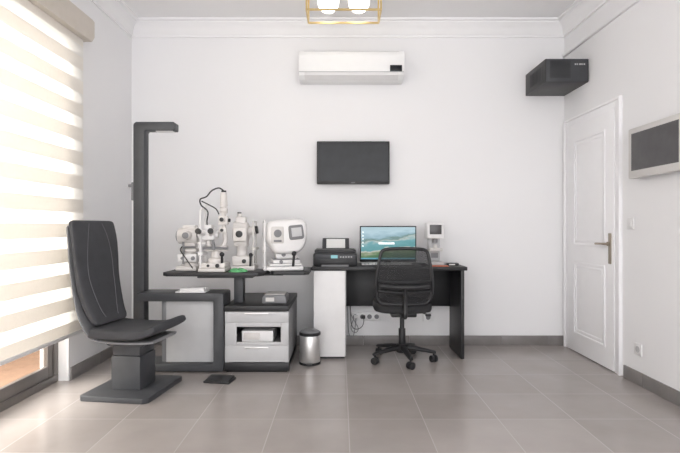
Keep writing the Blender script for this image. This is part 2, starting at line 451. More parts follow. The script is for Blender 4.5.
ws[0]*=.9; ws[-1]*=.86; ws[-2]*=.95; ts[-1]*=.5
Part().band(P,ws,ts,cy).done('seat_shell','shell',c,'grey moulded shell')
path=[(cx-.20,.412),(cx-.15,.405),(cx,.400),(cx+.12,.404),(cx+.20,.424),(cx+.245,.444),(cx+.262,.452)]
P=[(v.x,v.z) for v in catmull([(a_,0,b_) for a_,b_ in path],4)]
n=len(P); ws=[];ts=[]
for i in range(n):
    u=i/(n-1)
    e_=min(1,math.sqrt(max(0.02,1-((u-.84)/.16)**2))) if u>.84 else 1
    e0=1 if u>.08 else .75+.25*u/.08
    ws.append((.41+.04*u)*(.84+.16*e_)*e0); ts.append((.080-.03*u)*max(.2,e_)*e0)
Part().band(P,ws,ts,cy,e=5).done('seat_cushion','leather',c)
path=[(cx-.150,.450),(cx-.190,.51),(cx-.228,.62),(cx-.252,.74),(cx-.262,.86),(cx-.274,.98),(cx-.290,1.07),(cx-.302,1.118)]
P=[(v.x,v.z) for v in catmull([(a_,0,b_) for a_,b_ in path],5)]
n=len(P); ws=[];ts=[]; 
for i in range(n):
    u=i/(n-1)
    e_=math.sqrt(max(0.03,1-((u-.92)/.08)**2)) if u>.92 else 1
    e0=math.sqrt(max(.05,1-((.10-u)/.10)**2)) if u<.10 else 1
    wd=.335+.13*math.sin(math.pi*min(1,u*1.05)*.60)-.06*max(0,u-.7)
    ws.append(wd*(.87+.13*e_)*(.85+.15*e0)); ts.append((.044+.016*math.exp(-((u-.3)/.15)**2))*max(.3,e_)*max(.4,e0))
p=Part().band(P,ws,ts,cy,e=5)
p.m(1)
for sg in (-1,1):
    pts=[]
    for i in range(3,n-3):
        u=i/(n-1); dv=Vector((P[i+1][0]-P[i-1][0],0,P[i+1][1]-P[i-1][1])).normalized(); nn=Vector((dv.z,0,-dv.x))
        q=Vector((P[i][0],cy+sg*(.09+.045*math.cos((u-.5)*5)),P[i][1]))+nn*(ts[i]/2-.0005)
        pts.append(q)
    p.tube(pts,.002,6,smooth=False)
p.done('backrest_cushion',['leather','seam'],c)
c.rotation_euler=(0,0,math.radians(-8))

# ---------------------------------------------------------------- examination unit
u=thing('examination_unit_stand',(-1.2,3.85,0),'dark grey ophthalmic unit with tall column and overhead arm','medical stand')
colx=-1.530; cw=.042
p=Part()
p.prism([(colx-cw,.0),(colx+cw,.0),(colx+cw,1.800),(colx+cw+.01,1.812),(colx+.27,1.812),(colx+.275,1.82),(colx+.275,1.866),(colx+.265,1.876),(colx-.02,1.876),(colx-cw+.008,1.868),(colx-cw,1.855)],3.80,3.89,'XZ',.003)
p.done('column','dark',u,'tall dark grey column with overhead arm')
Part().box(colx+.12,colx+.25,3.82,3.87,1.806,1.812,.002).done('lamp_diffuser','white',u)
Part().box(colx-cw-.03,colx-cw,3.83,3.87,1.28,1.42,.006).cyl((colx-cw-.03,3.85,1.395),(colx-cw-.055,3.85,1.395),.012).done('instrument_holder','mgrey',u)
xa,xb,za,zb=-1.50,-.858,.012,.588; t_=.06
out=[(xa,zb),(xb-.012,zb),(xb-.003,zb-.004),(xb,zb-.012),(xb,za+.008),(xb-.008,za),(xa,za),(xa,za+t_*.9),(xb-.075,za+t_*.9),(xb-.075,zb-t_),(xa,zb-t_)]
Part().prism(out,3.68,3.92,'XZ',.004).done('base_frame','dark',u,'dark C-shaped base frame')
Part().box(-1.50,-.94,3.74,3.90,.0,.012).done('foot_pad','black',u)
Part().box(-1.30,-.9335,3.74,3.90,.0665,.5275,.002).done('side_panel','lgrey',u,'light grey enclosure panel')
Part().box(-1.335,-1.3005,3.745,3.90,.0665,.5275,.002).done('side_rail','mgrey',u)
u2=thing('instrument_table',(-.9,3.85,.495),'black two-leaf sliding instrument table on a dark support','table')
Part().prism([(-1.31,3.70),(-1.27,3.65),(-.60,3.65),(-.56,3.70),(-.56,3.98),(-.60,4.02),(-1.27,4.02),(-1.31,3.98)],.715,.742,'XY',.004).done('table_leaf','black',u2)
Part().prism([(-.53,3.80),(-.50,3.76),(-.27,3.76),(-.235,3.80),(-.235,4.16),(-.27,4.20),(-.50,4.20),(-.53,4.16)],.715,.742,'XY',.004).box(-.72,-.45,3.95,4.05,.692,.714,.003).done('table_leaf','black',u2)
Part().box(-.815,-.745,3.84,3.93,.4955,.692,.004).box(-1.08,-.66,3.78,3.94,.690,.7148,.003).done('table_support','dark',u2)

# drawer cabinet
d=thing('drawer_cabinet',(-.616,4.05,0),'grey and black instrument cabinet with drawers and open niche','cabinet')
x0,x1,yf,yb=-.855,-.378,3.70,4.42
Part().box(x0,x1,yf-.012,yb,.455,.495,.004).done('cabinet_top','black',d)
p=Part().box(x0+.004,x0+.03,yf+.01,yb-.01,.07,.455).box(x1-.03,x1-.003,yf+.01,yb-.01,.07,.455).box(x0+.03,x1-.03,yb-.03,yb-.01,.07,.455)
p.box(x0+.03,x1-.03,yf+.02,yb-.03,.07,.09).box(x0+.03,x1-.03,yf+.02,yb-.03,.19,.21).box(x0+.03,x1-.03,yf+.02,yb-.03,.355,.375)
p.done('cabinet_body','cgrey',d)
Part().box(x0+.012,x1-.012,yf+.01,yb-.01,0.0,.07,.004).box(x0,x1,yf-.005,yf+.05,0.012,.07,.003).done('plinth','black',d)
dr=Part().box(x0+.004,x1-.002,yf-.008,yf+.012,.37,.45,.004).done('drawer','lgrey',d)
Part().box(x0+.15,x1-.15,yf-.016,yf-.008,.432,.442,.002).done('drawer_handle','chrome',dr)
dr=Part().box(x0+.004,x1-.002,yf-.008,yf+.012,.078,.20,.004).done('drawer','lgrey',d)
Part().box(x0+.15,x1-.15,yf-.016,yf-.008,.18,.19,.002).done('drawer_handle','chrome',dr)
Part().box(x0+.004,x0+.09,yf-.006,yf+.012,.20,.37,.003).box(x1-.06,x1-.002,yf-.006,yf+.012,.20,.37,.003).box(x0+.09,x1-.06,yf-.006,yf+.012,.20,.225,.003).box(x0+.09,x1-.06,yf-.006,yf+.012,.338,.37,.003).done('niche_frame','lgrey',d)
b=thing('small_printer_box',(-.66,3.80,.21),'small white printer box inside the open cabinet niche','box')
Part().box(-.735,-.50,3.74,3.95,.211,.30,.006).done('box_body','white',b)
Part().box(-.72,-.60,3.735,3.741,.235,.285,.002).done('box_front','cream',b)

b=thing('table_device',(-.48,3.9,.495),'small grey electronic device with pale lid on the cabinet','device')
Part().prism([(-.59,.4955),(-.41,.4955),(-.41,.535),(-.42,.555),(-.58,.555),(-.59,.54)],3.80,4.02,'XZ',.003).done('device_body','mgrey',b)
Part().box(-.575,-.425,3.82,4.0,.556,.562,.002).done('device_lid','silver',b)
Part().box(-.565,-.50,3.797,3.8,.51,.54).done('button_panel','silver',b)
b=thing('accessory_tray',(-1.10,3.76,.588),'white shallow accessory tray on the dark frame','tray')
Part().box(-1.22,-.995,3.70,3.82,.589,.60,.003).box(-1.19,-1.01,3.71,3.74,.60,.622,.003).box(-1.19,-1.01,3.78,3.81,.60,.622,.003).box(-1.19,-1.16,3.74,3.78,.60,.615,.003).done('tray_body','white',b)

b=thing('foot_pedal',(-.84,3.49,0),'low flat black foot pedal on the tiled floor','foot pedal')
Part().box(-.935,-.745,3.43,3.56,0,.014,.004).done('pedal_base','black',b)
Part().prism([(3.44,.014),(3.55,.014),(3.55,.030),(3.44,.020)],-.925,-.755,'YZ',.002).done('pedal_plate','blackp',b)
b.rotation_euler=(0,0,math.radians(-10))

b=thing('pedal_bin',(-.238,3.93,0),'brushed steel pedal bin with dark rim','bin')
bx,by=-.238,3.95
Part().lathe((bx,by,0),[(.078,.014),(.081,.018),(.081,.222),(.079,.226)]).done('bin_body','chrome',b)
Part().lathe((bx,by,0),[(.084,0),(.085,.004),(.085,.014),(.082,.018)]).done('bin_base','blackp',b)
Part().lathe((bx,by,0),[(.083,.226),(.085,.230),(.085,.246),(.080,.250)]).done('bin_rim','blackp',b)
Part().lathe((bx,by,0),[(.078,.25),(.074,.258),(.052,.267),(.02,.271)]).done('bin_lid','mgrey',b,'grey domed lid')
Part().box(bx-.022,bx+.022,by-.12,by-.07,.012,.02,.003).done('bin_pedal','blackp',b)

# ---------------------------------------------------------------- optical instruments
TZ=.742
def knobs(par,lst,m='blackp'):
    for a_,b_,r in lst: Part().cyl(a_,b_,r,bev=.002).done('knob',m,par,'dark adjusting knob')
s=thing('slit_lamp',(-.95,3.82,TZ),'white slit lamp microscope with chin rest on the black table','microscope')
sx,sy=-.935,3.82
p=Part().box(sx-.12,sx+.080,sy-.11,sy+.11,TZ,TZ+.026,.006).box(sx-.105,sx+.075,sy-.085,sy+.085,TZ+.026,TZ+.065,.008)
p.lathe((sx-.01,sy,0),[(.066,TZ+.065),(.062,TZ+.09),(.040,TZ+.105),(.034,TZ+.17)])
p.done('slit_lamp_base','cream',s)
Part().cyl((sx+.05,sy-.07,TZ+.06),(sx+.055,sy-.095,TZ+.12),.010,.008).sphere((sx+.056,sy-.097,TZ+.13),.018).done('joystick','blackp',s)
p=Part().box(sx-.085,sx+.075,sy-.045,sy+.045,TZ+.15,TZ+.190,.008)
p.tube([(sx-.03,sy,TZ+.165),(sx-.06,sy-.02,TZ+.20),(sx-.065,sy-.02,TZ+.255)],.020,12)
p.tube([(sx+.02,sy,TZ+.165),(sx+.055,sy+.01,TZ+.22),(sx+.048,sy+.01,TZ+.32)],.018,12)
p.done('swing_arms','cream',s)
Part().cyl((sx-.10,sy-.05,TZ+.175),(sx+.09,sy-.05,TZ+.175),.011).cyl((sx-.02,sy-.055,TZ+.20),(sx-.02,sy-.055,TZ+.26),.009).box(sx-.03,sx-.005,sy-.07,sy-.045,TZ+.16,TZ+.20,.003).done('metal_linkage','mgrey',s,'grey metal linkage')
p=Part().box(sx-.115,sx-.010,sy-.07,sy+.03,TZ+.235,TZ+.318,.012)
p.cyl((sx-.09,sy-.055,TZ+.285),(sx-.105,sy-.13,TZ+.30),.022,.018,bev=.003).cyl((sx-.035,sy-.055,TZ+.285),(sx-.02,sy-.13,TZ+.30),.022,.018,bev=.003)
p.cyl((sx-.145,sy-.01,TZ+.275),(sx+.01,sy-.01,TZ+.275),.027,bev=.004).box(sx-.09,sx-.035,sy-.05,sy+.02,TZ+.315,TZ+.350,.006)
p.done('microscope_head','white',s)
for k_ in (-1,1):
    Part().cyl((sx-.0625+k_*.0425,sy-.128,TZ+.299),(sx-.0625+k_*.047,sy-.152,TZ+.305),.019,.022).done('eyepiece','blackp',s)
p=Part().cyl((sx+.045,sy+.01,TZ+.30),(sx+.045,sy+.01,TZ+.50),.017).cyl((sx+.045,sy+.01,TZ+.49),(sx+.045,sy+.01,TZ+.60),.029,.025,bev=.006)
p.box(sx+.010,sx+.08,sy-.03,sy+.04,TZ+.35,TZ+.42,.008).cyl((sx+.045,sy-.025,TZ+.39),(sx+.045,sy-.06,TZ+.39),.021)
p.cyl((sx+.018,sy+.01,TZ+.46),(sx+.072,sy+.01,TZ+.46),.024,bev=.004).box(sx+.018,sx+.075,sy-.05,sy-.02,TZ+.29,TZ+.33,.005)
p.done('illumination_tower','cream',s)
knobs(s,[((sx+.045,sy-.06,TZ+.39),(sx+.045,sy-.069,TZ+.39),.016),((sx+.078,sy+.01,TZ+.385),(sx+.095,sy+.01,TZ+.385),.014),((sx+.045,sy+.01,TZ+.598),(sx+.045,sy+.01,TZ+.614),.019),((sx-.145,sy-.01,TZ+.275),(sx-.155,sy-.01,TZ+.275),.020),((sx+.02,sy-.084,TZ+.045),(sx+.02,sy-.10,TZ+.045),.015),((sx-.05,sy-.084,TZ+.045),(sx-.05,sy-.096,TZ+.045),.010),((sx+.045,sy-.05,TZ+.31),(sx+.045,sy-.062,TZ+.31),.012)])
p=Part(); fx=sx-.11
p.tube([(fx,sy+.06,TZ+.02),(fx,sy+.06,TZ+.30),(fx,sy+.06,TZ+.45),(fx+.01,sy+.06,TZ+.50),(fx+.04,sy+.06,TZ+.51)],.008,10)
p.tube([(fx,sy-.08,TZ+.02),(fx,sy-.08,TZ+.30),(fx,sy-.08,TZ+.44),(fx+.0,sy-.02,TZ+.47),(fx,sy+.04,TZ+.48)],.008,10)
p.box(fx-.03,fx+.03,sy-.05,sy+.05,TZ+.20,TZ+.22,.005).box(fx-.018,fx+.018,sy-.085,sy+.07,TZ+.12,TZ+.145,.004)
p.done('chin_rest_frame','white',s)
p=Part().tube([(sx+.045,sy+.01,TZ+.61),(sx+.01,sy+.0,TZ+.632),(sx-.04,sy-.02,TZ+.61),(sx-.08,sy-.02,TZ+.565),(sx-.13,sy-.01,TZ+.545),(sx-.125,sy,TZ+.50),(sx-.075,sy,TZ+.45),(sx-.08,sy,TZ+.36),(sx-.05,sy+.05,TZ+.25),(sx-.03,sy+.1,TZ+.10)],.0055,8)
p.tube([(sx-.11,sy-.05,TZ+.53),(sx-.05,sy-.05,TZ+.50),(sx+.0,sy-.05,TZ+.47),(sx+.02,sy-.04,TZ+.43)],.0045,8)
p.done('cable','cable',s,'black looping cable')

s=thing('ophthalmometer',(-1.17,3.92,TZ),'ivory eye measuring instrument with rounded head','medical instrument')
ox,oy=-1.168,3.90
p=Part().box(ox-.085,ox+.075,oy-.10,oy+.09,TZ,TZ+.035,.008)
p.lathe((ox,oy,0),[(.068,TZ+.035),(.060,TZ+.06),(.042,TZ+.07),(.038,TZ+.16),(.055,TZ+.18)])
p.box(ox-.065,ox+.065,oy-.06,oy+.07,TZ+.14,TZ+.17,.01)
p.done('instrument_base','cream',s)
Part().box(ox-.080,ox+.072,oy-.08,oy+.08,TZ+.065,TZ+.130,.014).done('control_box','white',s)
p=Part().cyl((ox-.09,oy,TZ+.265),(ox+.07,oy,TZ+.265),.064,.072,bev=.012,n=28).cyl((ox+.0,oy-.05,TZ+.27),(ox+.0,oy-.12,TZ+.27),.036,.030,bev=.004).box(ox-.05,ox+.05,oy-.04,oy+.04,TZ+.165,TZ+.215,.008).box(ox-.05,ox+.05,oy-.04,oy+.05,TZ+.32,TZ+.348,.008)
p.done('instrument_head','cream',s)
Part().cyl((ox-.03,oy-.075,TZ+.05),(ox-.03,oy-.075,TZ+.22),.008).cyl((ox-.03,oy-.075,TZ+.18),(ox+.06,oy-.075,TZ+.18),.008).done('metal_linkage','mgrey',s,'grey metal linkage')
knobs(s,[((ox-.088,oy,TZ+.265),(ox-.10,oy,TZ+.265),.044),((ox,oy-.12,TZ+.27),(ox,oy-.134,TZ+.27),.024),((ox+.045,oy-.078,TZ+.095),(ox+.045,oy-.092,TZ+.095),.015),((ox-.04,oy-.078,TZ+.095),(ox-.04,oy-.088,TZ+.095),.010)],'mgrey')
Part().tube([(ox-.04,oy-.04,TZ+.19),(ox-.045,oy-.1,TZ+.16),(ox-.0,oy-.12,TZ+.10),(ox+.05,oy-.105,TZ+.02)],.0045).done('cable','cable',s)

s=thing('keratometer',(-.76,3.92,TZ),'ivory keratometer with drum head and black eyepiece','medical instrument')
ox,oy=-.770,3.93
p=Part().box(ox-.070,ox+.115,oy-.10,oy+.10,TZ,TZ+.035,.008).box(ox-.065,ox+.09,oy-.07,oy+.07,TZ+.035,TZ+.11,.012)
p.lathe((ox,oy,0),[(.056,TZ+.10),(.042,TZ+.12),(.042,TZ+.17),(.06,TZ+.20)])
p.done('instrument_base','cream',s)
p=Part().cyl((ox-.06,oy,TZ+.29),(ox+.05,oy,TZ+.29),.092,.084,bev=.012,n=32).cyl((ox+.04,oy,TZ+.30),(ox+.11,oy,TZ+.31),.034,.030,bev=.004).box(ox-.055,ox+.045,oy-.05,oy+.05,TZ+.185,TZ+.23,.008).box(ox-.045,ox+.035,oy-.04,oy+.04,TZ+.36,TZ+.415,.010).box(ox-.05,ox+.055,oy-.11,oy-.05,TZ+.225,TZ+.33,.010)
p.cyl((ox-.02,oy,TZ+.41),(ox-.02,oy,TZ+.44),.020,bev=.003)
p.done('drum_head','cream',s)
Part().cyl((ox+.10,oy-.07,TZ+.03),(ox+.10,oy-.07,TZ+.38),.006).cyl((ox+.10,oy+.07,TZ+.03),(ox+.10,oy+.07,TZ+.38),.006).cyl((ox+.10,oy-.07,TZ+.375),(ox+.10,oy+.07,TZ+.375),.008).box(ox+.085,ox+.12,oy-.075,oy+.075,TZ+.155,TZ+.175,.004).done('chin_rest_frame','silver',s,'thin metal chin rest frame')
knobs(s,[((ox+.105,oy,TZ+.31),(ox+.125,oy,TZ+.313),.030),((ox-.0,oy-.109,TZ+.28),(ox-.0,oy-.125,TZ+.28),.026),((ox-.02,oy,TZ+.438),(ox-.02,oy,TZ+.450),.016),((ox+.03,oy-.069,TZ+.07),(ox+.03,oy-.085,TZ+.07),.016)])
Part().cyl((ox+.08,oy-.088,TZ+.03),(ox+.085,oy-.095,TZ+.11),.009).sphere((ox+.086,oy-.095,TZ+.12),.016).done('joystick','blackp',s)

g=thing('cleaning_cloth',(-.75,3.73,TZ),'small crumpled green cleaning cloth on the black table','cloth')
p=Part(); rings=[]
n=26
for k,(r_,h_) in enumerate(((1.0,0.0),(1.0,.006),(.85,.014),(.55,.020),(.2,.022))):
    rings.append([Vector((-.76+.068*r_*(1+.12*math.sin(3*2*math.pi*i/n+k)) *math.cos(2*math.pi*i/n), 3.715+.038*r_*(1+.12*math.cos(4*2*math.pi*i/n))*math.sin(2*math.pi*i/n), TZ+.001+h_*(1+.35*math.sin(5*2*math.pi*i/n+k)))) for i in range(n)])
p.loft(rings); p.done('folded_cloth','green',g)

# autorefractor : stepped base, neck, rounded head turned slightly to the side, small tilted display
s=thing('autorefractor',(-.435,3.96,TZ),'bulky rounded white autorefractor with small dark-rimmed display and chin rest','medical instrument')
ax,ay=-.435,3.96
p=Part().box(ax-.15,ax+.13,ay-.14,ay+.14,TZ,TZ+.03,.010).box(ax-.13,ax+.12,ay-.12,ay+.13,TZ+.03,TZ+.05,.006).box(ax-.105,ax+.11,ay-.095,ay+.11,TZ+.05,TZ+.085,.014).box(ax-.08,ax+.09,ay-.075,ay+.09,TZ+.085,TZ+.16,.014)
p.done('autorefractor_base','white',s)
Part().box(ax-.125,ax+.115,ay-.1215,ay+.12,TZ+.033,TZ+.038).box(ax-.100,ax+.106,ay-.097,ay+.10,TZ+.080,TZ+.086).done('trim_line','mgrey',s)
poly=[(ax-.085,TZ+.13),(ax+.0,TZ+.125),(ax+.09,TZ+.135),(ax+.135,TZ+.175),(ax+.162,TZ+.25),(ax+.165,TZ+.33),(ax+.145,TZ+.380),(ax+.09,TZ+.398),(ax-.05,TZ+.392),(ax-.12,TZ+.375),(ax-.15,TZ+.335),(ax-.152,TZ+.25),(ax-.125,TZ+.185)]
Part().bulge(poly,[ay-.130,ay-.126,ay-.112,ay-.08,ay+.08,ay+.115,ay+.13],(ax+.01,TZ+.26),[.78,.86,.94,1,1,.93,.80]).done('autorefractor_body','white',s)
Part().box(ax+.015,ax+.130,ay-.150,ay-.108,TZ+.238,TZ+.352,.018,rot=(math.radians(-8),math.radians(-6),0)).done('display_bezel','mgrey',s)
Part().box(ax+.035,ax+.112,ay-.1535,ay-.149,TZ+.262,TZ+.330,.001,rot=(math.radians(-8),math.radians(-6),0)).done('display','lgrey',s)
Part().box(ax-.120,ax-.02,ay-.138,ay-.10,TZ+.205,TZ+.340,.014).done('side_cover','silver',s)
Part().cyl((ax-.07,ay-.137,TZ+.285),(ax-.07,ay-.146,TZ+.285),.030,bev=.003).done('lens_port','mgrey',s)
Part().box(ax-.10,ax-.04,ay-.1395,ay-.137,TZ+.220,TZ+.236,.001).done('label_strip','mgrey',s)
Part().cyl((ax+.05,ay-.118,TZ+.03),(ax+.055,ay-.135,TZ+.12),.010).sphere((ax+.055,ay-.137,TZ+.13),.019).done('joystick','blackp',s)
knobs(s,[((ax-.04,ay-.093,TZ+.065),(ax-.04,ay-.112,TZ+.065),.014),((ax-.02,ay-.073,TZ+.12),(ax-.02,ay-.09,TZ+.12),.016)],'mgrey')
p=Part().tube([(ax-.165,ay-.09,TZ+.0),(ax-.165,ay-.09,TZ+.2),(ax-.165,ay-.09,TZ+.34),(ax-.16,ay-.04,TZ+.38),(ax-.16,ay+.05,TZ+.38),(ax-.165,ay+.10,TZ+.34),(ax-.165,ay+.10,TZ+.0)],.008,10).box(ax-.18,ax-.14,ay-.04,ay+.05,TZ+.16,TZ+.18,.005).box(ax-.175,ax-.155,ay-.09,ay+.10,TZ+.12,TZ+.145,.003).box(ax-.175,ax-.145,ay-.11,ay+.12,TZ,TZ+.02,.004); p.done('chin_rest','white',s)
s.rotation_euler=(0,0,math.radians(12))

# ---------------------------------------------------------------- desk
d=thing('office_desk',(.41,4.28,0),'black desk with white cabinet side and black end panel','desk')
DT=.752
Part().box(-.23,1.035,4.06,4.53,DT-.03,DT,.003).done('desk_top','black',d)
Part().box(-.212,.045,4.085,4.50,0.02,DT-.03,.002).box(-.20,.035,4.10,4.49,0,.02).done('cabinet_body','black',d)
Part().box(-.214,.042,4.068,4.085,.02,DT-.033,.002).done('cabinet_door','white',d,'white cabinet door')
Part().box(.985,1.012,4.07,4.50,0,DT-.03,.002).done('end_panel','black',d)
Part().box(.045,.985,4.46,4.478,.37,DT-.03,.002).done('modesty_panel','black',d)
Part().box(.045,.049,4.085,4.46,.02,DT-.03).done('cabinet_side','white',d,'white inner side panel')

# printer
b=thing('printer',(-.04,4.28,DT),'black multifunction inkjet printer with paper in rear tray','printer')
px0,px1,pf,pb=-.222,.142,4.12,4.42
Part().box(px0,px1,pf,pb,DT,DT+.105,.012).done('printer_body','blackp',b)
Part().box(px0+.01,px1-.01,pf+.04,pb,DT+.105,DT+.135,.008).done('scanner_lid','blackp',b)
Part().box(px0+.06,px1-.06,pf-.004,pf+.006,DT+.018,DT+.05,.002).done('paper_slot','black',b)
Part().box(px0+.07,px1-.07,pf-.05,pf+.01,DT+.001,DT+.014,.002).done('output_tray','mgrey',b)
Part().prism([(pf-.004,DT+.06),(pf-.004,DT+.098),(pf+.03,DT+.112),(pf+.03,DT+.06)],px0+.02,px1-.02,'YZ',.002).done('control_panel','dark',b)
Part().box(-.075,-.02,pf-.006,pf-.003,DT+.066,DT+.092).done('small_display','teal',b)
for i in range(5): Part().box(.0+i*.022,.012+i*.022,pf-.006,pf-.003,DT+.072,DT+.082,.001).done('button','lgrey',b)
Part().prism([(pb-.05,DT+.13),(pb-.035,DT+.13),(pb+.03,DT+.225),(pb+.018,DT+.225)],-.155,.08,'YZ',.002).done('rear_tray','dark',b)
Part().prism([(pb-.055,DT+.14),(pb-.052,DT+.14),(pb+.004,DT+.218),(pb+.001,DT+.218)],-.12,.045,'YZ').done('paper_sheet','paper',b,'blank white paper sheets')

# monitor
def scr():
    m,nt,b=newmat('desktop_picture')
    nt.nodes.remove(b)
    tc=nt.nodes.new('ShaderNodeTexCoord'); sp=nt.nodes.new('ShaderNodeSeparateXYZ'); nt.links.new(tc.outputs['Generated'],sp.inputs[0])
    def math_(op,a,bv=None,c=None):
        n=nt.nodes.new('ShaderNodeMath'); n.operation=op
        for i,v in enumerate((a,bv,c)):
            if v is None: continue
            if isinstance(v,(int,float)): n.inputs[i].default_value=v
            else: nt.links.new(v,n.inputs[i])
        return n.outputs[0]
    mp=nt.nodes.new('ShaderNodeMapping'); mp.inputs['Scale'].default_value=(3.0,1,6.5); nt.links.new(tc.outputs['Generated'],mp.inputs[0])
    n=nt.nodes.new('ShaderNodeTexNoise'); n.inputs['Scale'].default_value=1.3; n.inputs['Detail'].default_value=5; nt.links.new(mp.outputs[0],n.inputs['Vector'])
    dg=math_('MULTIPLY_ADD',sp.outputs['X'],-.18,sp.outputs['Z'])
    nn=math_('MULTIPLY_ADD',n.outputs['Fac'],.45,-.14)
    v=math_('ADD',dg,nn)
    r=nt.nodes.new('ShaderNodeValToRGB'); cr=r.color_ramp
    cr.elements[0].position=0; cr.elements[0].color=(.06,.14,.10,1)
    cr.elements[1].position=1; cr.elements[1].color=(.52,.70,.76,1)
    for ps,co in ((.16,(.15,.26,.14)),(.26,(.42,.45,.34)),(.30,(.66,.68,.62)),(.34,(.16,.38,.40)),(.50,(.22,.46,.50)),(.58,(.55,.64,.62)),(.63,(.22,.33,.31)),(.72,(.38,.56,.64)),(.86,(.56,.74,.82))):
        e=cr.elements.new(ps); e.color=co+(1,)
    nt.links.new(v,r.inputs['Fac'])
    em=nt.nodes.new('ShaderNodeEmission'); em.inputs['Strength'].default_value=.9; nt.links.new(r.outputs['Color'],em.inputs['Color'])
    nt.links.new(em.outputs[0],nt.nodes['Material Output'].inputs['Surface'])
    return m
M['desktop']=scr()
M['icon']=mat('screen_white',(.8,.85,.85),.5,emit=(.8,.9,.9),es=.6)
M['bar']=mat('screen_blue',(.1,.3,.35),.5,emit=(.1,.32,.42),es=.6)
b=thing('computer_monitor',(.41,4.36,DT),'black-framed desktop monitor showing an aerial coastal landscape','monitor')
mx0,mx1,mz0,mz1,my=.172,.662,.775,1.085,4.33
Part().box(mx0,mx1,my,my+.03,mz0,mz1,.005).done('monitor_housing','blackp',b)
Part().box(mx0+.010,mx1-.010,my-.001,my+.001,mz0+.022,mz1-.010).done('screen','desktop',b)
Part().box(mx0+.01,mx1-.01,my-.0018,my-.001,mz0+.022,mz0+.034).done('task_bar','bar',b)
Part().box(mx0+.16,mx0+.30,my-.002,my-.001,mz0+.150,mz0+.168).done('screen_shape','icon',b)
for i in range(5): Part().box(mx0+.02,mx0+.032,my-.002,my-.001,mz0+.13+i*.030,mz0+.142+i*.030).done('screen_icon','icon',b)
Part().box(.32,.51,4.30,4.46,DT,DT+.010,.004).box(.385,.445,4.365,4.385,DT+.01,DT+.12,.004).done('monitor_stand','blackp',b)
b=thing('keyboard',(.30,4.17,DT),'pale keyboard on the desk in front of the monitor','keyboard')
Part().prism([(4.10,DT+.0),(4.24,DT+.0),(4.24,DT+.022),(4.10,DT+.010)],.17,.60,'YZ',.002).done('keyboard_body','black',b)
p=Part()
for r_ in range(4):
    for c_ in range(14):
        x_=.18+c_*.030; y_=4.112+r_*.031; zz=DT+.0105+(y_-4.10)*.0857
        p.box(x_,x_+.025,y_,y_+.026,zz,zz+.006,.001)
p.done('keys','lgrey',b,kind='stuff')

# lensmeter
b=thing('lensmeter',(.81,4.3,DT),'white digital lensmeter with dark screen standing on the desk','medical instrument')
lx,ly=.81,4.28
Part().box(lx-.065,lx+.065,ly-.10,ly+.12,DT,DT+.032,.010).box(lx-.05,lx+.05,ly+.01,ly+.10,DT+.032,DT+.26,.014).done('lensmeter_stand','lgrey',b)
p=Part().prism([(ly-.045,DT+.225),(ly+.11,DT+.225),(ly+.11,DT+.345),(ly+.08,DT+.362),(ly-.02,DT+.362),(ly-.04,DT+.345)],lx-.07,lx+.07,'YZ',.008); p.done('lensmeter_head','white',b)
Part().box(lx-.05,lx+.05,ly-.049,ly-.043,DT+.262,DT+.342,.002).done('display','gscreen',b,'dark display')
Part().box(lx-.055,lx+.055,ly-.07,ly+.02,DT+.12,DT+.145,.005).cyl((lx,ly-.03,DT+.145),(lx,ly-.03,DT+.175),.016).done('lens_table','silver',b)
Part().cyl((lx,ly-.02,DT+.19),(lx,ly-.02,DT+.226),.022).done('lens_marker','mgrey',b)
Part().box(lx-.03,lx+.03,ly+.002,ly+.012,DT+.06,DT+.10,.002).done('label_plate','mgrey',b)
b=thing('red_card',(.83,4.13,DT),'orange-red printed card lying on the desk','card')
Part().box(.75,.89,4.09,4.165,DT,DT+.006,.001).done('card_sheet','red',b)
b=thing('spectacle_case',(.93,4.17,DT),'small black and white case on the desk','case')
Part().box(.90,.995,4.175,4.24,DT,DT+.022,.007).done('case_body','black',b)
Part().box(.91,.96,4.17,4.176,DT+.005,DT+.015,.001).done('case_label','white',b)
b=thing('computer_mouse',(.69,4.13,DT),'small black computer mouse on the desk','mouse')
Part().sphere((.69,4.14,DT+.013),.03,(.95,1.5,.43)).done('mouse_shell','blackp',b)

# socket strip and cables
plate('wall_socket',.235,YB,.262,'white multi-socket plate with plugs low on the wall','socket',face='y',w=.26,h=.07,n=4)
b=thing('plug_cables',(.1,4.5,.0),'thin grey and black power cables looping under the desk','cables')
p=Part()
paths=[[(.145,.265),(.12,.235),(.10,.17),(.115,.13),(.15,.125),(.165,.16),(.14,.21),(.10,.29),(.085,.42),(.08,.55)],
[(.21,.265),(.215,.225),(.20,.18),(.16,.155),(.12,.165),(.10,.22),(.095,.33),(.09,.5)],
[(.145,.262),(.14,.20),(.12,.10),(.09,.09),(.075,.16),(.07,.28),(.065,.45)]]
for i,pp in enumerate(paths):
    p.m(i%2)
    p.tube([(x_,YB-.035-.012*i+(.008 if k_==0 else 0),z_) for k_,(x_,z_) in enumerate(pp)],.0030,6)
p.done('cable_bundle',['gcable','cable'],b)
for i in range(2): Part().box(.125+i*.065,.163+i*.065,YB-.055,YB-.0225,.247,.279,.006).done('power_plug','black' if i else 'white',b)
plate('wall_socket',.80,YB,.255,'white single socket plate low on the wall','socket',face='y',w=.09,h=.07,n=1)

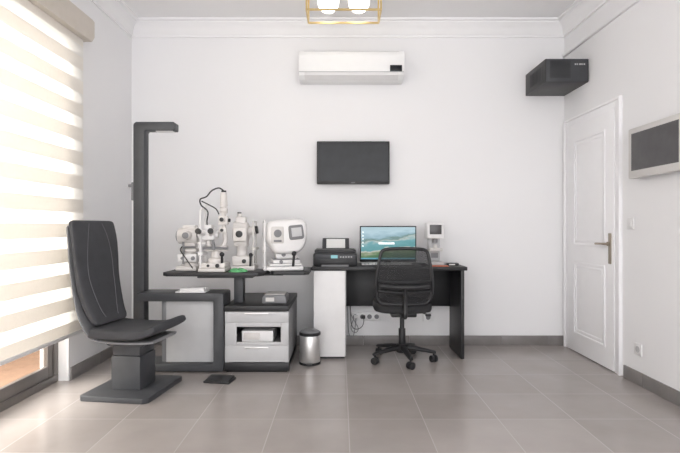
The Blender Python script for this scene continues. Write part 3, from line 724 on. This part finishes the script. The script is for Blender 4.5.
# ---------------------------------------------------------------- office chair
c=thing('office_chair',(.50,4.02,0),'black mesh-back swivel office chair on castors','chair')
ox,oy=.50,4.03
hub=Vector((ox,oy,0))
p=Part(); p.lathe((ox,oy,0),[(.045,.07),(.05,.08),(.05,.12),(.038,.135)])
tips=[]
for k in range(5):
    a=math.radians(-90+8+72*k); dv=Vector((math.cos(a),math.sin(a),0)); sd=Vector((-dv.y,dv.x,0)); rings=[]
    for t_,wd,ht,zz in ((.03,.028,.046,.108),(.10,.025,.040,.104),(.18,.022,.032,.092),(.255,.019,.026,.080),(.268,.014,.018,.077)):
        cc=hub+dv*t_+Vector((0,0,zz)); ring=[]
        for j in range(10):
            an=2*math.pi*j/10; ring.append(cc+sd*wd*math.cos(an)+Vector((0,0,1))*ht/2*math.sin(an))
        rings.append(ring)
    p.loft(rings); tips.append((hub+dv*.25,a))
p.done('star_base','blackp',c,'black five-star base')
for tp,a in tips:
    w_=Part(); ax_=Vector((math.cos(a+.6),math.sin(a+.6),0))
    cc=tp+Vector((0,0,.028))
    w_.cyl(cc-ax_*.026,cc-ax_*.006,.028,bev=.004,n=18).cyl(cc+ax_*.006,cc+ax_*.026,.028,bev=.004,n=18).cyl(cc-ax_*.008,cc+ax_*.008,.012).cyl(cc,(cc.x,cc.y,.07),.008)
    w_.done('castor','blackp',c)
Part().cyl((ox,oy,.12),(ox,oy,.26),.028,bev=.002).cyl((ox,oy,.26),(ox,oy,.40),.018).done('gas_lift','blackp',c)
Part().box(ox-.10,ox+.10,oy-.13,oy+.08,.370,.41,.01).tube([(ox+.05,oy-.02,.40),(ox+.14,oy-.03,.395),(ox+.20,oy-.04,.375)],.006).box(ox+.18,ox+.225,oy-.055,oy-.03,.364,.382,.004).done('tilt_mechanism','blackp',c)
rings=[]; n=36
def sq(a,e): return math.copysign(abs(a)**(2/e),a)
for r_,z_ in ((.86,.41),(.97,.418),(1.0,.436),(1.0,.462),(.96,.482),(.80,.492),(.4,.488)):
    rings.append([Vector((ox-.005+.23*r_*sq(math.cos(2*math.pi*i/n),3.6),oy+.0+.225*r_*sq(math.sin(2*math.pi*i/n),3.6),z_)) for i in range(n)])
Part().loft(rings).done('seat','fabric',c)
def yb_(z): return oy-.245-.045*math.sin((z-.45)/.46*math.pi*.9)+(.9-z)*.04
outl=[(-.15,.492),(-.185,.51),(-.208,.555),(-.214,.64),(-.207,.72),(-.192,.81),(-.178,.875),(-.158,.900),(-.11,.910),(0,.914),(.11,.910),(.158,.900),(.178,.875),(.192,.81),(.207,.72),(.214,.64),(.208,.555),(.185,.51),(.15,.492),(0,.488)]
def curve(x): return .9*x*x
OL=catmull([(x,0,z) for x,z in outl],5,True)
bxc=ox-.012
ring3=[Vector((bxc+v.x,yb_(v.z)+curve(v.x),v.z)) for v in OL]
Part().tube(ring3,.0125,10,smooth=False,closed=True).done('backrest_frame','blackp',c)
p=Part(); t=bmesh.new(); rows=[]
NZ=16
zs=[.492+(.911-.492)*i/NZ for i in range(NZ+1)]
def halfw(z):
    best=0
    R=[v for v in OL if v.x>=0]
    for a_,b_ in zip(R[:-1],R[1:]):
        lo,hi=min(a_.z,b_.z),max(a_.z,b_.z)
        if lo<=z<=hi and hi>lo:
            best=max(best,a_.x+(b_.x-a_.x)*(z-a_.z)/(b_.z-a_.z))
    return best
for z_ in zs:
    hw=max(.02,halfw(z_))
    rows.append([t.verts.new((bxc+x*hw,yb_(z_)+curve(x*hw),z_)) for x in [ -1+2*j/12 for j in range(13)]])
for a_,b_ in zip(rows[:-1],rows[1:]):
    for j in range(12): t.faces.new((a_[j],a_[j+1],b_[j+1],b_[j]))
p._commit(t); p.done('backrest_mesh','mesh',c,'black see-through mesh')
p=Part()
for zz,hf,rr_ in ((.67,.20,.009),(.59,.20,.009),(.63,.18,.020)):
    pts=[(bxc+hf*s_,yb_(zz)-.018+curve(hf*s_),zz-.010*(1-s_*s_)) for s_ in (-1,-.6,-.2,.2,.6,1)]
    p.tube(pts,rr_,8)
p.done('lumbar_support','blackp',c)
Part().tube([(ox-.01,oy-.09,.392),(ox-.01,oy-.20,.39),(ox-.01,oy-.285,.41),(ox-.01,yb_(.52)-.02,.50),(ox-.012,yb_(.615)-.02,.615)],.018,10).done('back_support','blackp',c)

# ---------------------------------------------------------------- lights
wd=bpy.data.worlds.new('World'); scene.world=wd; wd.use_nodes=True
bg=wd.node_tree.nodes['Background']; bg.inputs['Color'].default_value=(0.99,0.985,0.995,1); bg.inputs['Strength'].default_value=3.55
def area(name,loc,rot,sx_,sy_,e,col):
    l=bpy.data.lights.new(name,'AREA'); l.shape='RECTANGLE'; l.size=sx_; l.size_y=sy_; l.energy=e; l.color=col
    o=bpy.data.objects.new(name,l); scene.collection.objects.link(o); o.location=loc; o.rotation_euler=rot; return o
area('daylight',(XL-1.2,2.4,1.5),(0,math.radians(-90),0),2.2,2.4,290,(1.0,.985,.965))

cam=bpy.data.cameras.new('Camera'); cam.sensor_width=36; cam.lens=F/680*36; cam.clip_start=.05
co=bpy.data.objects.new('Camera',cam); scene.collection.objects.link(co); co.location=(0,0,CH); co.rotation_euler=(math.radians(90),0,0)
scene.camera=co
